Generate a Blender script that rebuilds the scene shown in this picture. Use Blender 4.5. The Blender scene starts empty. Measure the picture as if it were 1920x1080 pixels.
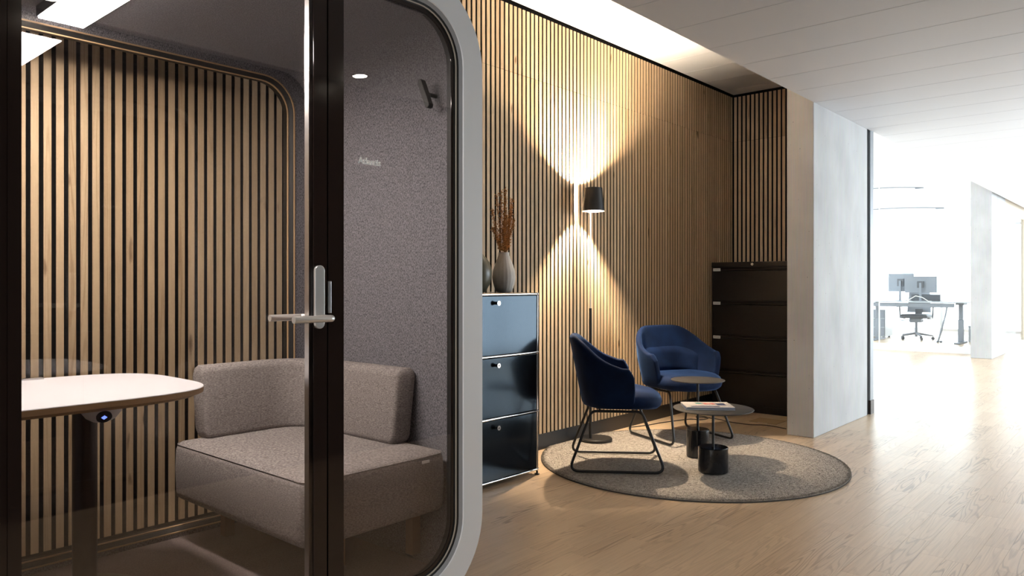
import bpy, bmesh, math, random
from mathutils import Vector, Matrix, noise
random.seed(7)
PI = math.pi
SC = bpy.context.scene
COL = SC.collection

# ------------------------------------------------------------------ camera
F_PX, YAW, V0, CAMH = 1407.0, 0.7241, 532.0, 1.14
cam_d = bpy.data.cameras.new('camera')
cam_d.sensor_width = 36.0
cam_d.lens = F_PX / 1920 * 36
cam_d.shift_y = -(540 - V0) / 1920
cam_d.clip_start = 0.02
cam = bpy.data.objects.new('camera', cam_d)
cam.location = (0, 0, CAMH)
cam.rotation_euler = (PI / 2, 0, YAW)
COL.objects.link(cam)
SC.camera = cam

# ------------------------------------------------------------------ world, light, exposure
W = bpy.data.worlds.new('world')
SC.world = W
W.use_nodes = True
bg = W.node_tree.nodes['Background']
bg.inputs['Color'].default_value = (0.82, 0.91, 1.0, 1)
bg.inputs['Strength'].default_value = 3.8
SC.view_settings.view_transform = 'Standard'
SC.view_settings.look = 'None'
SC.view_settings.exposure = 1.15
SC.view_settings.gamma = 1.0
SC.view_settings.use_curve_mapping = False

def portal(loc, rot, sx, sy):
    l = bpy.data.lights.new('window_portal', 'AREA')
    l.shape = 'RECTANGLE'; l.size = sx; l.size_y = sy
    l.cycles.is_portal = True
    o = bpy.data.objects.new('window_portal', l)
    o.location = loc; o.rotation_euler = rot
    COL.objects.link(o)
# daylight enters by: corridor windows (x=1.6), office windows (y=19.6), bay windows (x=-7)
portal((1.58, 13.1, 1.28), (0, PI / 2, 0), 2.3, 13.0)
portal((-.8, -4.35, 1.53), (PI / 2, 0, 0), 4.6, 1.14)
portal((-2.6, 19.55, 1.45), (-PI / 2, 0, 0), 8.4, 2.7)
portal((-6.95, 13.4, 1.5), (0, -PI / 2, 0), 2.8, 12.0)

# ------------------------------------------------------------------ materials
MATS = {}
def sset(n, k, v):
    if k in n.inputs: n.inputs[k].default_value = v
def mat(name, col, rough=0.5, metal=0.0, spec=0.5, coat=0.0, sheen=0.0, noise_amt=0.0, noise_scale=20.0,
        bump=0.0, bump_scale=200.0, stretch=(1, 1, 1), rnd=0.0, emit=None, emit_s=0.0, coat_rough=0.1):
    m = bpy.data.materials.new(name); m.use_nodes = True
    nt = m.node_tree; p = nt.nodes['Principled BSDF']
    sset(p, 'Base Color', (*col, 1)); sset(p, 'Roughness', rough); sset(p, 'Metallic', metal)
    sset(p, 'Specular IOR Level', spec); sset(p, 'Coat Weight', coat); sset(p, 'Coat Roughness', coat_rough)
    if sheen:
        sset(p, 'Sheen Weight', sheen); sset(p, 'Sheen Roughness', 0.35)
    if emit:
        sset(p, 'Emission Color', (*emit, 1)); sset(p, 'Emission Strength', emit_s)
    if noise_amt or bump:
        tc = nt.nodes.new('ShaderNodeTexCoord'); mp = nt.nodes.new('ShaderNodeMapping')
        mp.inputs['Scale'].default_value = stretch
        nt.links.new(tc.outputs['Object'], mp.inputs['Vector'])
    if noise_amt:
        nz = nt.nodes.new('ShaderNodeTexNoise'); nz.inputs['Scale'].default_value = noise_scale
        nz.inputs['Detail'].default_value = 5
        nt.links.new(mp.outputs['Vector'], nz.inputs['Vector'])
        r = nt.nodes.new('ShaderNodeValToRGB')
        a = [max(0, c * (1 - noise_amt)) for c in col]; b = [min(1, c * (1 + noise_amt)) for c in col]
        r.color_ramp.elements[0].position = .32; r.color_ramp.elements[1].position = .68
        r.color_ramp.elements[0].color = (*a, 1); r.color_ramp.elements[1].color = (*b, 1)
        nt.links.new(nz.outputs['Fac'], r.inputs['Fac'])
        nt.links.new(r.outputs['Color'], p.inputs['Base Color'])
    if bump:
        nb = nt.nodes.new('ShaderNodeTexNoise'); nb.inputs['Scale'].default_value = bump_scale
        nb.inputs['Detail'].default_value = 3
        nt.links.new(mp.outputs['Vector'], nb.inputs['Vector'])
        bp = nt.nodes.new('ShaderNodeBump'); bp.inputs['Strength'].default_value = bump
        bp.inputs['Distance'].default_value = 0.003
        nt.links.new(nb.outputs['Fac'], bp.inputs['Height'])
        nt.links.new(bp.outputs['Normal'], p.inputs['Normal'])
    MATS[name] = m
    return m

def glass(name, tint, f0=0.05, rough=0.0):
    m = bpy.data.materials.new(name); m.use_nodes = True
    nt = m.node_tree; nt.nodes.clear()
    out = nt.nodes.new('ShaderNodeOutputMaterial')
    tr = nt.nodes.new('ShaderNodeBsdfTransparent'); tr.inputs['Color'].default_value = (*tint, 1)
    gl = nt.nodes.new('ShaderNodeBsdfGlossy'); gl.inputs['Roughness'].default_value = rough
    lw = nt.nodes.new('ShaderNodeLayerWeight'); lw.inputs['Blend'].default_value = 0.5
    pw = nt.nodes.new('ShaderNodeMath'); pw.operation = 'POWER'; pw.inputs[1].default_value = 5
    nt.links.new(lw.outputs['Facing'], pw.inputs[0])
    ma = nt.nodes.new('ShaderNodeMath'); ma.operation = 'MULTIPLY_ADD'
    ma.inputs[1].default_value = 1 - f0; ma.inputs[2].default_value = f0
    nt.links.new(pw.outputs[0], ma.inputs[0])
    mx = nt.nodes.new('ShaderNodeMixShader')
    nt.links.new(ma.outputs[0], mx.inputs['Fac']); nt.links.new(tr.outputs[0], mx.inputs[1]); nt.links.new(gl.outputs[0], mx.inputs[2])
    nt.links.new(mx.outputs[0], out.inputs['Surface'])
    MATS[name] = m
    return m

def wood(name, dark, light, axis, ring=9.0, along=0.6, fine=140.0, rough=0.45, spec=0.4, var=0.25, attr=False, coat=0.0, knots=0.0, grain=0.35):
    """oak: stretched noise rings + fine pores; each piece shifted by its own random number"""
    m = bpy.data.materials.new(name); m.use_nodes = True
    nt = m.node_tree; N = nt.nodes.new; L = nt.links.new
    p = nt.nodes['Principled BSDF']
    sset(p, 'Roughness', rough); sset(p, 'Specular IOR Level', spec); sset(p, 'Coat Weight', coat); sset(p, 'Coat Roughness', .12)
    tc = N('ShaderNodeTexCoord')
    if attr:
        a = N('ShaderNodeAttribute'); a.attribute_name = 'rnd'; rnd = a.outputs['Fac']
    else:
        oi = N('ShaderNodeObjectInfo'); rnd = oi.outputs['Random']
    mu = N('ShaderNodeMath'); mu.operation = 'MULTIPLY'; mu.inputs[1].default_value = 37.0; L(rnd, mu.inputs[0])
    cx = N('ShaderNodeCombineXYZ'); L(mu.outputs[0], cx.inputs[0]); L(mu.outputs[0], cx.inputs[1]); L(mu.outputs[0], cx.inputs[2])
    ad = N('ShaderNodeVectorMath'); ad.operation = 'ADD'; L(tc.outputs['Object'], ad.inputs[0]); L(cx.outputs[0], ad.inputs[1])
    mp = N('ShaderNodeMapping'); s = [ring, ring, ring]; s[axis] = along; mp.inputs['Scale'].default_value = s
    L(ad.outputs[0], mp.inputs['Vector'])
    n1 = N('ShaderNodeTexNoise'); n1.inputs['Scale'].default_value = 1.0; n1.inputs['Detail'].default_value = 1.5; n1.inputs['Roughness'].default_value = .4
    L(mp.outputs[0], n1.inputs['Vector'])
    sn = N('ShaderNodeMath'); sn.operation = 'MULTIPLY'; sn.inputs[1].default_value = 95.0; L(n1.outputs['Fac'], sn.inputs[0])
    si = N('ShaderNodeMath'); si.operation = 'SINE'; L(sn.outputs[0], si.inputs[0])
    rr = N('ShaderNodeMapRange'); rr.inputs[1].default_value = .2; rr.inputs[2].default_value = 1.0; L(si.outputs[0], rr.inputs[0])
    mp2 = N('ShaderNodeMapping'); s2 = [fine, fine, fine]; s2[axis] = fine * .02; mp2.inputs['Scale'].default_value = s2
    L(ad.outputs[0], mp2.inputs['Vector'])
    n2 = N('ShaderNodeTexNoise'); n2.inputs['Scale'].default_value = 1.0; n2.inputs['Detail'].default_value = 4; L(mp2.outputs[0], n2.inputs['Vector'])
    m2 = N('ShaderNodeMapRange'); m2.inputs[1].default_value = .3; m2.inputs[2].default_value = .75; L(n2.outputs['Fac'], m2.inputs[0])
    a1 = N('ShaderNodeMath'); a1.operation = 'MULTIPLY'; a1.inputs[1].default_value = grain; L(rr.outputs[0], a1.inputs[0])
    # ring strength varies from piece to piece
    wn = N('ShaderNodeTexWhiteNoise'); wn.noise_dimensions = '1D'; L(mu.outputs[0], wn.inputs['W'])
    pw = N('ShaderNodeMath'); pw.operation = 'POWER'; pw.inputs[1].default_value = 2.0; L(wn.outputs['Value'], pw.inputs[0])
    a1b = N('ShaderNodeMath'); a1b.operation = 'MULTIPLY'; L(a1.outputs[0], a1b.inputs[0]); L(pw.outputs[0], a1b.inputs[1])
    a2 = N('ShaderNodeMath'); a2.operation = 'MULTIPLY_ADD'; a2.inputs[1].default_value = .28; L(m2.outputs[0], a2.inputs[0]); L(a1b.outputs[0], a2.inputs[2])
    a3 = N('ShaderNodeMath'); a3.operation = 'MULTIPLY_ADD'; a3.inputs[1].default_value = var; L(rnd, a3.inputs[0]); L(a2.outputs[0], a3.inputs[2])
    mc = N('ShaderNodeMix'); mc.data_type = 'RGBA'; mc.inputs[6].default_value = (*light, 1); mc.inputs[7].default_value = (*dark, 1)
    L(a3.outputs[0], mc.inputs[0])
    colout = mc.outputs[2]
    if knots:
        mp3 = N('ShaderNodeMapping'); s3 = [16, 16, 16]; s3[axis] = 5.0; mp3.inputs['Scale'].default_value = s3; L(ad.outputs[0], mp3.inputs['Vector'])
        n3 = N('ShaderNodeTexNoise'); n3.inputs['Scale'].default_value = 1.0; n3.inputs['Detail'].default_value = 1; L(mp3.outputs[0], n3.inputs['Vector'])
        m3 = N('ShaderNodeMapRange'); m3.inputs[1].default_value = .74; m3.inputs[2].default_value = .80; L(n3.outputs['Fac'], m3.inputs[0])
        k = N('ShaderNodeMath'); k.operation = 'MULTIPLY'; k.inputs[1].default_value = knots; L(m3.outputs[0], k.inputs[0])
        mk = N('ShaderNodeMix'); mk.data_type = 'RGBA'; L(k.outputs[0], mk.inputs[0]); L(colout, mk.inputs[6]); mk.inputs[7].default_value = (.10, .05, .02, 1)
        colout = mk.outputs[2]
    L(colout, p.inputs['Base Color'])
    bp = N('ShaderNodeBump'); bp.inputs['Strength'].default_value = .12; bp.inputs['Distance'].default_value = .002
    L(n2.outputs['Fac'], bp.inputs['Height']); L(bp.outputs[0], p.inputs['Normal'])
    MATS[name] = m
    return m

def concrete(name):
    m = bpy.data.materials.new(name); m.use_nodes = True
    nt = m.node_tree; N = nt.nodes.new; L = nt.links.new; p = nt.nodes['Principled BSDF']
    sset(p, 'Roughness', .85); sset(p, 'Specular IOR Level', .25)
    tc = N('ShaderNodeTexCoord')
    mp = N('ShaderNodeMapping'); mp.inputs['Scale'].default_value = (2.2, 2.2, 1.3); L(tc.outputs['Object'], mp.inputs['Vector'])
    n1 = N('ShaderNodeTexNoise'); n1.inputs['Scale'].default_value = 1.6; n1.inputs['Detail'].default_value = 7; L(mp.outputs[0], n1.inputs['Vector'])
    r = N('ShaderNodeValToRGB'); r.color_ramp.elements[0].position = .25; r.color_ramp.elements[1].position = .75
    r.color_ramp.elements[0].color = (.46, .46, .465, 1); r.color_ramp.elements[1].color = (.60, .60, .60, 1); L(n1.outputs['Fac'], r.inputs['Fac'])
    mp2 = N('ShaderNodeMapping'); mp2.inputs['Scale'].default_value = (150, 150, 4); L(tc.outputs['Object'], mp2.inputs['Vector'])
    n3 = N('ShaderNodeTexNoise'); n3.inputs['Scale'].default_value = 1; L(mp2.outputs[0], n3.inputs['Vector'])
    vo = N('ShaderNodeTexVoronoi'); vo.inputs['Scale'].default_value = 17; L(tc.outputs['Object'], vo.inputs['Vector'])
    vr = N('ShaderNodeMapRange'); vr.inputs[1].default_value = .035; vr.inputs[2].default_value = .07; L(vo.outputs['Distance'], vr.inputs[0])
    wn = N('ShaderNodeMath'); wn.operation = 'GREATER_THAN'; wn.inputs[1].default_value = .55
    sx = N('ShaderNodeSeparateXYZ'); L(vo.outputs['Color'], sx.inputs[0]); L(sx.outputs[0], wn.inputs[0])
    mxx = N('ShaderNodeMath'); mxx.operation = 'MAXIMUM'; L(vr.outputs[0], mxx.inputs[0]); L(wn.outputs[0], mxx.inputs[1])
    mix = N('ShaderNodeMix'); mix.data_type = 'RGBA'; L(mxx.outputs[0], mix.inputs[0]); mix.inputs[6].default_value = (.19, .19, .2, 1)
    fm = N('ShaderNodeMix'); fm.data_type = 'RGBA'; fm.blend_type = 'MULTIPLY'; fm.inputs[0].default_value = .22
    L(r.outputs[0], fm.inputs[6]); L(n3.outputs['Color'], fm.inputs[7])
    L(fm.outputs[2], mix.inputs[7]); L(mix.outputs[2], p.inputs['Base Color'])
    bp = N('ShaderNodeBump'); bp.inputs['Strength'].default_value = .25; bp.inputs['Distance'].default_value = .004
    L(mxx.outputs[0], bp.inputs['Height']); L(bp.outputs[0], p.inputs['Normal'])
    MATS[name] = m

def heather(name, c1, c2, scale=420.0, stretch=(1, 1, .35), rough=.95, bump=.35):
    m = mat(name, c1, rough=rough, spec=.15, bump=bump, bump_scale=scale, stretch=stretch)
    nt = m.node_tree; N = nt.nodes.new; L = nt.links.new; p = nt.nodes['Principled BSDF']
    mp = [n for n in nt.nodes if n.bl_idname == 'ShaderNodeMapping'][0]
    n1 = N('ShaderNodeTexNoise'); n1.inputs['Scale'].default_value = scale * .55; n1.inputs['Detail'].default_value = 4; L(mp.outputs[0], n1.inputs['Vector'])
    r = N('ShaderNodeValToRGB'); r.color_ramp.elements[0].position = .36; r.color_ramp.elements[1].position = .66
    r.color_ramp.elements[0].color = (*c1, 1); r.color_ramp.elements[1].color = (*c2, 1)
    L(n1.outputs['Fac'], r.inputs['Fac']); L(r.outputs[0], p.inputs['Base Color'])
    return m

wood('oak_floor', (.27, .16, .085), (.70, .53, .36), 1, ring=13, along=1.0, fine=170, rough=.29, spec=.6, var=.18, attr=True, grain=.62)
wood('oak_slat', (.37, .24, .13), (.70, .53, .355), 2, ring=16, along=.55, fine=260, rough=.55, spec=.3, var=.35, knots=.8, grain=.4)
wood('oak_edge', (.30, .18, .09), (.52, .36, .20), 1, ring=60, along=2, fine=500, rough=.5)
wood('leg_wood', (.16, .075, .035), (.27, .14, .07), 2, ring=40, along=2, fine=400, rough=.45)
wood('pale_wood', (.55, .46, .36), (.66, .58, .48), 2, ring=30, along=1, fine=300, rough=.5)
concrete('concrete')
mat('floor_base', (.16, .10, .06), rough=.9)
mat('felt_black', (.006, .006, .0065), rough=.95, spec=.1)
mat('base_black', (.022, .022, .024), rough=.35)
mat('ceiling_white', (.62, .64, .685), rough=.55, spec=.3)
mat('white_paint', (.80, .80, .80), rough=.8, spec=.2)
mat('pod_white', (.84, .86, .88), rough=.38, spec=.4)
mat('pod_grey', (.36, .37, .385), rough=.4)
mat('pod_shell', (.05, .06, .075), rough=.4)
mat('gasket', (.008, .008, .008), rough=.6)
mat('bead', (.55, .48, .40), rough=.4)
mat('trim_grey', (.22, .245, .27), rough=.35)
mat('brown_enamel', (.020, .013, .011), rough=.08, spec=.5)
mat('alu', (.62, .61, .62), rough=.3, metal=1.0)
mat('chrome', (.82, .82, .82), rough=.08, metal=1.0)
mat('steel_satin', (.72, .70, .67), rough=.34, metal=.75)
heather('felt_grey', (.075, .073, .083), (.25, .245, .265), scale=520, stretch=(1, 1, .5))
heather('felt_dark', (.075, .073, .08), (.16, .155, .165), scale=800)
heather('sofa_fabric', (.15, .135, .13), (.34, .305, .29), scale=820, stretch=(.28, .28, 1.0))
mat('carpet', (.16, .13, .125), rough=1, spec=.05, noise_amt=.35, noise_scale=260, bump=.6, bump_scale=350)
mat('laminate_white', (.60, .60, .62), rough=.35)
mat('plastic_white', (.7, .71, .72), rough=.35)
mat('display_dark', (.01, .01, .015), rough=.15)
mat('display_blue', (.02, .03, .2), rough=.3, emit=(.15, .25, 1.0), emit_s=1.2)
mat('led', (.9, .9, .9), emit=(1.0, .955, .90), emit_s=64.0)
mat('downlight', (.9, .9, .9), emit=(1.0, .88, .72), emit_s=95.0)
mat('usm_metal', (.010, .012, .016), rough=.13, spec=.5)
sset(MATS['usm_metal'].node_tree.nodes['Principled BSDF'], 'Specular Tint', (.55, .78, 1.0, 1))  # blue of reflected daylight put into the specular colour of black panels
mat('file_metal', (.006, .005, .0046), rough=.38, spec=.35)
mat('card_white', (.75, .75, .74), rough=.6)
mat('lamp_black', (.014, .014, .014), rough=.45)
mat('rod_cream', (.80, .77, .72), rough=.35)
mat('shade_white', (.85, .82, .78), rough=.6)
mat('bulb', (1, .9, .8), emit=(1.0, .80, .57), emit_s=18000.0)
mat('table_dark', (.050, .046, .043), rough=.42)
mat('marble_black', (.012, .012, .014), rough=.12, noise_amt=.5, noise_scale=9)
mat('tube_black', (.012, .012, .013), rough=.35)
mat('velvet', (.003, .011, .042), rough=.75, spec=.12, sheen=.28, noise_amt=.3, noise_scale=9, bump=.05, bump_scale=500)
sset(MATS['velvet'].node_tree.nodes['Principled BSDF'], 'Sheen Tint', (.22, .45, 1.0, 1))
mat('rug_grey', (.37, .335, .30), rough=1, spec=.05, noise_amt=.28, noise_scale=60, bump=.8, bump_scale=260)
mat('rug_edge', (.09, .08, .075), rough=1)
mat('ceramic', (.66, .61, .56), rough=.6, noise_amt=.08, noise_scale=14)
mat('olive_glaze', (.13, .12, .08), rough=.3)
mat('dry_rust', (.55, .26, .08), rough=.8, noise_amt=.5, noise_scale=60)
mat('paper', (.74, .75, .77), rough=.5)
mat('cover_cream', (.72, .66, .62), rough=.25)
mat('print_red', (.45, .10, .09), rough=.3)
mat('print_teal', (.05, .22, .20), rough=.3)
mat('print_navy', (.06, .075, .15), rough=.3)
mat('cable_black', (.01, .01, .01), rough=.5)
mat('cabinet_brown', (.030, .019, .015), rough=.35)
mat('grille_black', (.006, .006, .006), rough=.5)
mat('worktop_grey', (.20, .20, .22), rough=.35)
mat('office_grey', (.20, .22, .26), rough=.5)
mat('office_dark', (.06, .065, .08), rough=.5)
mat('office_desk', (.36, .39, .42), rough=.35)
mat('curtain', (.80, .80, .80), rough=.9)
mat('leaf', (.10, .22, .07), rough=.5)
mat('teal_panel', (.10, .25, .30), rough=.35)
mat('lettering', (.95, .94, .92), rough=.6)
glass('pod_glass', (.86, .825, .81), f0=.07)
glass('rear_glass', (.93, .93, .92), f0=.045)
glass('window_glass', (.97, .985, .98), f0=.03)

# ------------------------------------------------------------------ mesh helpers
class MB:
    def __init__(s): s.v = []; s.f = []
    def add(s, vs, fs):
        o = len(s.v); s.v += [tuple(v) for v in vs]; s.f += [tuple(i + o for i in f) for f in fs]; return s
    def box(s, x0, x1, y0, y1, z0, z1):
        vs = [(x, y, z) for x in (x0, x1) for y in (y0, y1) for z in (z0, z1)]
        return s.add(vs, [(0, 1, 3, 2), (4, 6, 7, 5), (0, 4, 5, 1), (2, 3, 7, 6), (0, 2, 6, 4), (1, 5, 7, 3)])
    def tube(s, pts, r, n=10, closed=False, caps=True):
        pts = [Vector(p) for p in pts]; m = len(pts); rings = []
        rs = r if isinstance(r, (list, tuple)) else [r] * m
        up = None
        for i in range(m):
            if closed: t = pts[(i + 1) % m] - pts[i - 1]
            else: t = pts[min(i + 1, m - 1)] - pts[max(i - 1, 0)]
            t.normalize()
            if up is None:
                up = Vector((0, 0, 1)) if abs(t.z) < .9 else Vector((1, 0, 0))
            a = t.cross(up)
            if a.length < 1e-5: a = t.cross(Vector((1, .3, 0)))
            a.normalize(); b = a.cross(t).normalized(); up = b
            rings.append([pts[i] + rs[i] * (a * math.cos(2 * PI * k / n) + b * math.sin(2 * PI * k / n)) for k in range(n)])
        vs = [v for q in rings for v in q]; fs = []
        for i in range(m if closed else m - 1):
            j = (i + 1) % m
            for k in range(n):
                l = (k + 1) % n
                fs.append((i * n + k, i * n + l, j * n + l, j * n + k))
        if not closed and caps:
            fs.append(tuple(range(n))[::-1]); fs.append(tuple((m - 1) * n + k for k in range(n)))
        return s.add(vs, fs)
    def lathe(s, prof, c=(0, 0, 0), n=32, rf=None, caps=True):
        vs = []; fs = []
        for (r, z) in prof:
            for k in range(n):
                a = 2 * PI * k / n; q = r * (rf(a, z) if rf else 1)
                vs.append((c[0] + q * math.cos(a), c[1] + q * math.sin(a), c[2] + z))
        for i in range(len(prof) - 1):
            for k in range(n):
                l = (k + 1) % n
                fs.append((i * n + k, i * n + l, (i + 1) * n + l, (i + 1) * n + k))
        if caps and prof[0][0] > 1e-6: fs.append(tuple(range(n))[::-1])
        if caps and prof[-1][0] > 1e-6: fs.append(tuple((len(prof) - 1) * n + k for k in range(n)))
        return s.add(vs, fs)
    def loft(s, loops, close=True, cap0=False, cap1=False):
        n = len(loops[0]); vs = [p for l in loops for p in l]; fs = []
        for i in range(len(loops) - 1):
            for k in range(n if close else n - 1):
                l = (k + 1) % n
                fs.append((i * n + k, i * n + l, (i + 1) * n + l, (i + 1) * n + k))
        if cap0: fs.append(tuple(range(n))[::-1])
        if cap1: fs.append(tuple((len(loops) - 1) * n + k for k in range(n)))
        return s.add(vs, fs)
    def prism(s, poly, fn, a, b):
        """poly of 2d points, fn(p,q,t)->xyz, between t=a and t=b"""
        return s.loft([[fn(p, q, a) for p, q in poly], [fn(p, q, b) for p, q in poly]], cap0=True, cap1=True)
    def xf(s, M):
        s.v = [tuple(M @ Vector(v)) for v in s.v]; return s
    def build(s, name, m, parent=None, smooth=False, bevel=0.0, seg=2, loc=None, sub=0, angle=None):
        me = bpy.data.meshes.new(name); me.from_pydata(s.v, [], s.f)
        bm = bmesh.new(); bm.from_mesh(me)
        bmesh.ops.remove_doubles(bm, verts=bm.verts, dist=1e-6)
        bmesh.ops.recalc_face_normals(bm, faces=bm.faces); bm.to_mesh(me); bm.free()
        me.materials.append(MATS[m])
        o = bpy.data.objects.new(name, me); COL.objects.link(o)
        if smooth:
            for p in me.polygons: p.use_smooth = True
            me.set_sharp_from_angle(angle=math.radians(angle or 40))
        if bevel:
            b = o.modifiers.new('bevel', 'BEVEL'); b.width = bevel; b.segments = seg; b.limit_method = 'ANGLE'; b.angle_limit = .6
        if sub:
            d = o.modifiers.new('sub', 'SUBSURF'); d.levels = sub; d.render_levels = sub
        if parent: o.parent = parent
        if loc: o.location = loc
        return o

def tag(o, label=None, cat=None, group=None, kind=None):
    if label: o['label'] = label
    if cat: o['category'] = cat
    if group: o['group'] = group
    if kind: o['kind'] = kind
    return o
def empty(name, loc, label=None, cat=None, group=None, rz=0, kind=None):
    o = bpy.data.objects.new(name, None); o.empty_display_size = .1; COL.objects.link(o)
    o.location = loc; o.rotation_euler = (0, 0, rz)
    return tag(o, label, cat, group, kind)
def box(name, m, b, parent=None, bevel=0.0, off=None, seg=2):
    x0, x1, y0, y1, z0, z1 = b
    if off: x0 -= off[0]; x1 -= off[0]; y0 -= off[1]; y1 -= off[1]; z0 -= off[2]; z1 -= off[2]
    return MB().box(x0, x1, y0, y1, z0, z1).build(name, m, parent, bevel=bevel, seg=seg)
def rrect(a0, a1, b0, b1, r, n=8):
    pts = []
    for cx, cy, st in ((a1 - r, b1 - r, 0), (a0 + r, b1 - r, 90), (a0 + r, b0 + r, 180), (a1 - r, b0 + r, 270)):
        for i in range(n + 1):
            t = math.radians(st + 90 * i / n); pts.append((cx + r * math.cos(t), cy + r * math.sin(t)))
    return pts
def copy_obj(src, parent, loc):
    c = src.copy(); COL.objects.link(c); c.parent = parent; c.location = loc; return c
def project(x, y, z=0):
    s, c = math.sin(YAW), math.cos(YAW)
    d = -x * s + y * c
    if d < .05: return None
    return 960 + F_PX * (x * c + y * s) / d, V0 - F_PX * (z - CAMH) / d, d
def px_floor(u, v, z=0.0):
    s, c = math.sin(YAW), math.cos(YAW); k = (u - 960) / F_PX
    t = (CAMH - z) / ((v - V0) / F_PX)
    return (t * (-s + c * k), t * (c + s * k), z)

# ------------------------------------------------------------------ FLOOR with parquet strips
floor = box('floor', 'floor_base', (-7.2, 1.9, -4.5, 20.2, -.2, -.0125)); tag(floor, kind='structure')
PW = .0925
planks = []
x = -7.1
while x < 1.8:
    y = -4.4 - random.random() * .5
    while y < 20.0:
        ln = random.choice((.32, .4, .46, .52, .6, .68))
        planks.append((x, y, ln, random.random())); y += ln
    x += PW
def plank_score(p):
    cx, cy = p[0] + PW / 2, p[1] + p[2] / 2
    q = project(cx, cy)
    if q is None or not (-30 < q[0] < 1950 and 530 < q[1] < 1110): return 0
    if q[0] < 885 or cx < -3.28: return 0
    if cx < -1.95 and cy < 2.1: return 0
    if (cx + 2.357) ** 2 + (cy - 4.395) ** 2 < .85 ** 2: return 0
    return p[2] / q[2] ** 3
planks.sort(key=plank_score, reverse=True)
def plank_geo(mb, p):
    x, y, ln, r = p; g = .0003
    mb.box(x + g, x + PW - g, y + g, y + ln - g, -.012, 0)
def set_rnd(o, vals):
    a = o.data.attributes.new('rnd', 'FLOAT', 'POINT'); a.data.foreach_set('value', vals)
MAT_FLOOR = MATS['oak_floor']
def quick(name, mb, m, parent):
    me = bpy.data.meshes.new(name); me.from_pydata(mb.v, [], mb.f); me.materials.append(MATS[m])
    o = bpy.data.objects.new(name, me); COL.objects.link(o); o.parent = parent; return o
for p in planks[:300]:
    mb = MB(); plank_geo(mb, p); o = quick('plank', mb, 'oak_floor', floor); set_rnd(o, [p[3]] * 8)
mb = MB()
for p in planks[300:]: plank_geo(mb, p)
o = quick('far_planks', mb, 'oak_floor', floor); o['kind'] = 'stuff'
set_rnd(o, [p[3] for p in planks[300:] for _ in range(8)])

# ------------------------------------------------------------------ SLATTED WALLS
XW = -3.26; YE = 6.965; ZN = 2.99
PITCH, SW, SD = .0435, .0268, .0045
wl = box('wall_left', 'felt_black', (-3.42, XW - SD - .0005, -4.4, YE + .15, 0, ZN + .2)); tag(wl, kind='structure')
bb = box('baseboard_left', 'base_black', (-3.2655, -3.2635, -4.4, YE, 0, .108)); tag(bb, kind='structure')
we = box('wall_end', 'felt_black', (XW - SD, -2.19, YE + SD + .0005, YE + .15, 0, ZN + .2)); tag(we, kind='structure')
bb2 = box('baseboard_end', 'base_black', (-3.26, -2.2, YE + .003, YE + .007, 0, .108)); tag(bb2, kind='structure')
low0, seam, top = .110, 2.528, ZN - .022
def slat_mesh(name, sx, sy, z0, z1):
    return MB().box(-sx / 2, sx / 2, -sy / 2, sy / 2, z0, z1)
s_low = slat_mesh('slat', SD, SW, low0, seam - .0012).build('slat', 'oak_slat', wl)
s_up = slat_mesh('slat', SD, SW, seam + .0012, top).build('slat', 'oak_slat', wl)
n = 0; y = YE - PITCH * .55; first = True
while y > .45:
    for src in (s_low, s_up):
        if first: src.location = (XW - SD / 2, y, 0)
        else: copy_obj(src, wl, (XW - SD / 2, y, 0))
    first = False; y -= PITCH
mb = MB()
while y > -4.3:
    mb.box(XW - SD, XW, y - SW / 2, y + SW / 2, low0, top); y -= PITCH
o = mb.build('hidden_slats', 'oak_slat', wl); o['kind'] = 'stuff'
e_low = slat_mesh('slat', SW, SD, low0, seam - .0012).build('slat', 'oak_slat', we)
e_up = slat_mesh('slat', SW, SD, seam + .0012, top).build('slat', 'oak_slat', we)
x = XW + PITCH * .6; first = True
while x < -2.215:
    for src in (e_low, e_up):
        if first: src.location = (x, YE + SD / 2, 0)
        else: copy_obj(src, we, (x, YE + SD / 2, 0))
    first = False; x += PITCH

# ------------------------------------------------------------------ CONCRETE, POSTS
p1 = MB().box(-2.2, -2.0, 5.622, 6.905, 0, ZN + .1).build('wall_concrete_near', 'concrete', bevel=.006); tag(p1, kind='structure')
p2 = MB().box(-2.36, -2.08, 13.3, 14.5, 0, ZN + .1).build('wall_concrete_far', 'concrete', bevel=.006); tag(p2, kind='structure')
t1 = box('trim_1', 'gasket', (-2.12, -2.012, 6.905, 6.975, 0, ZN)); tag(t1, kind='structure')
t2 = MB().box(-2.12, -1.995, 6.975, 7.07, .12, ZN).build('trim_2', 'trim_grey', bevel=.004); tag(t2, kind='structure')
box('foot_block', 'cabinet_brown', (-2.115, -1.992, 6.978, 7.075, 0, .12), t2)

# ------------------------------------------------------------------ CEILINGS
ZC = 2.478; XC = -2.0
cl = box('ceiling', 'white_paint', (XC + .03, 1.9, -4.5, 20.2, ZC + .03, ZN + .2)); tag(cl, kind='structure')
CP = .42
pan = MB().box(XC, 1.62, .0012, CP - .0012, ZC, ZC + .03).build('ceiling_panel', 'ceiling_white', cl, bevel=.002, seg=1)
y = 3.53 - CP * 18; first = True
while y < 19.4:
    if first: pan.location = (0, y, 0)
    else: copy_obj(pan, cl, (0, y, 0))
    first = False; y += CP
fas = box('fascia', 'ceiling_white', (XC + .002, XC + .03, -4.5, 19.6, ZC + .032, ZN + .1), cl)
cn = box('ceiling_niche', 'white_paint', (-3.42, XC + .03, -4.5, YE + .15, ZN + .035, ZN + .2)); tag(cn, kind='structure')
pn = MB().box(XW + .012, XC, .0022, .41 - .0022, ZN, ZN + .03).build('ceiling_panel', 'ceiling_white', cn, bevel=.002, seg=1)
y = 5.53 - .41 * 23; first = True
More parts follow.
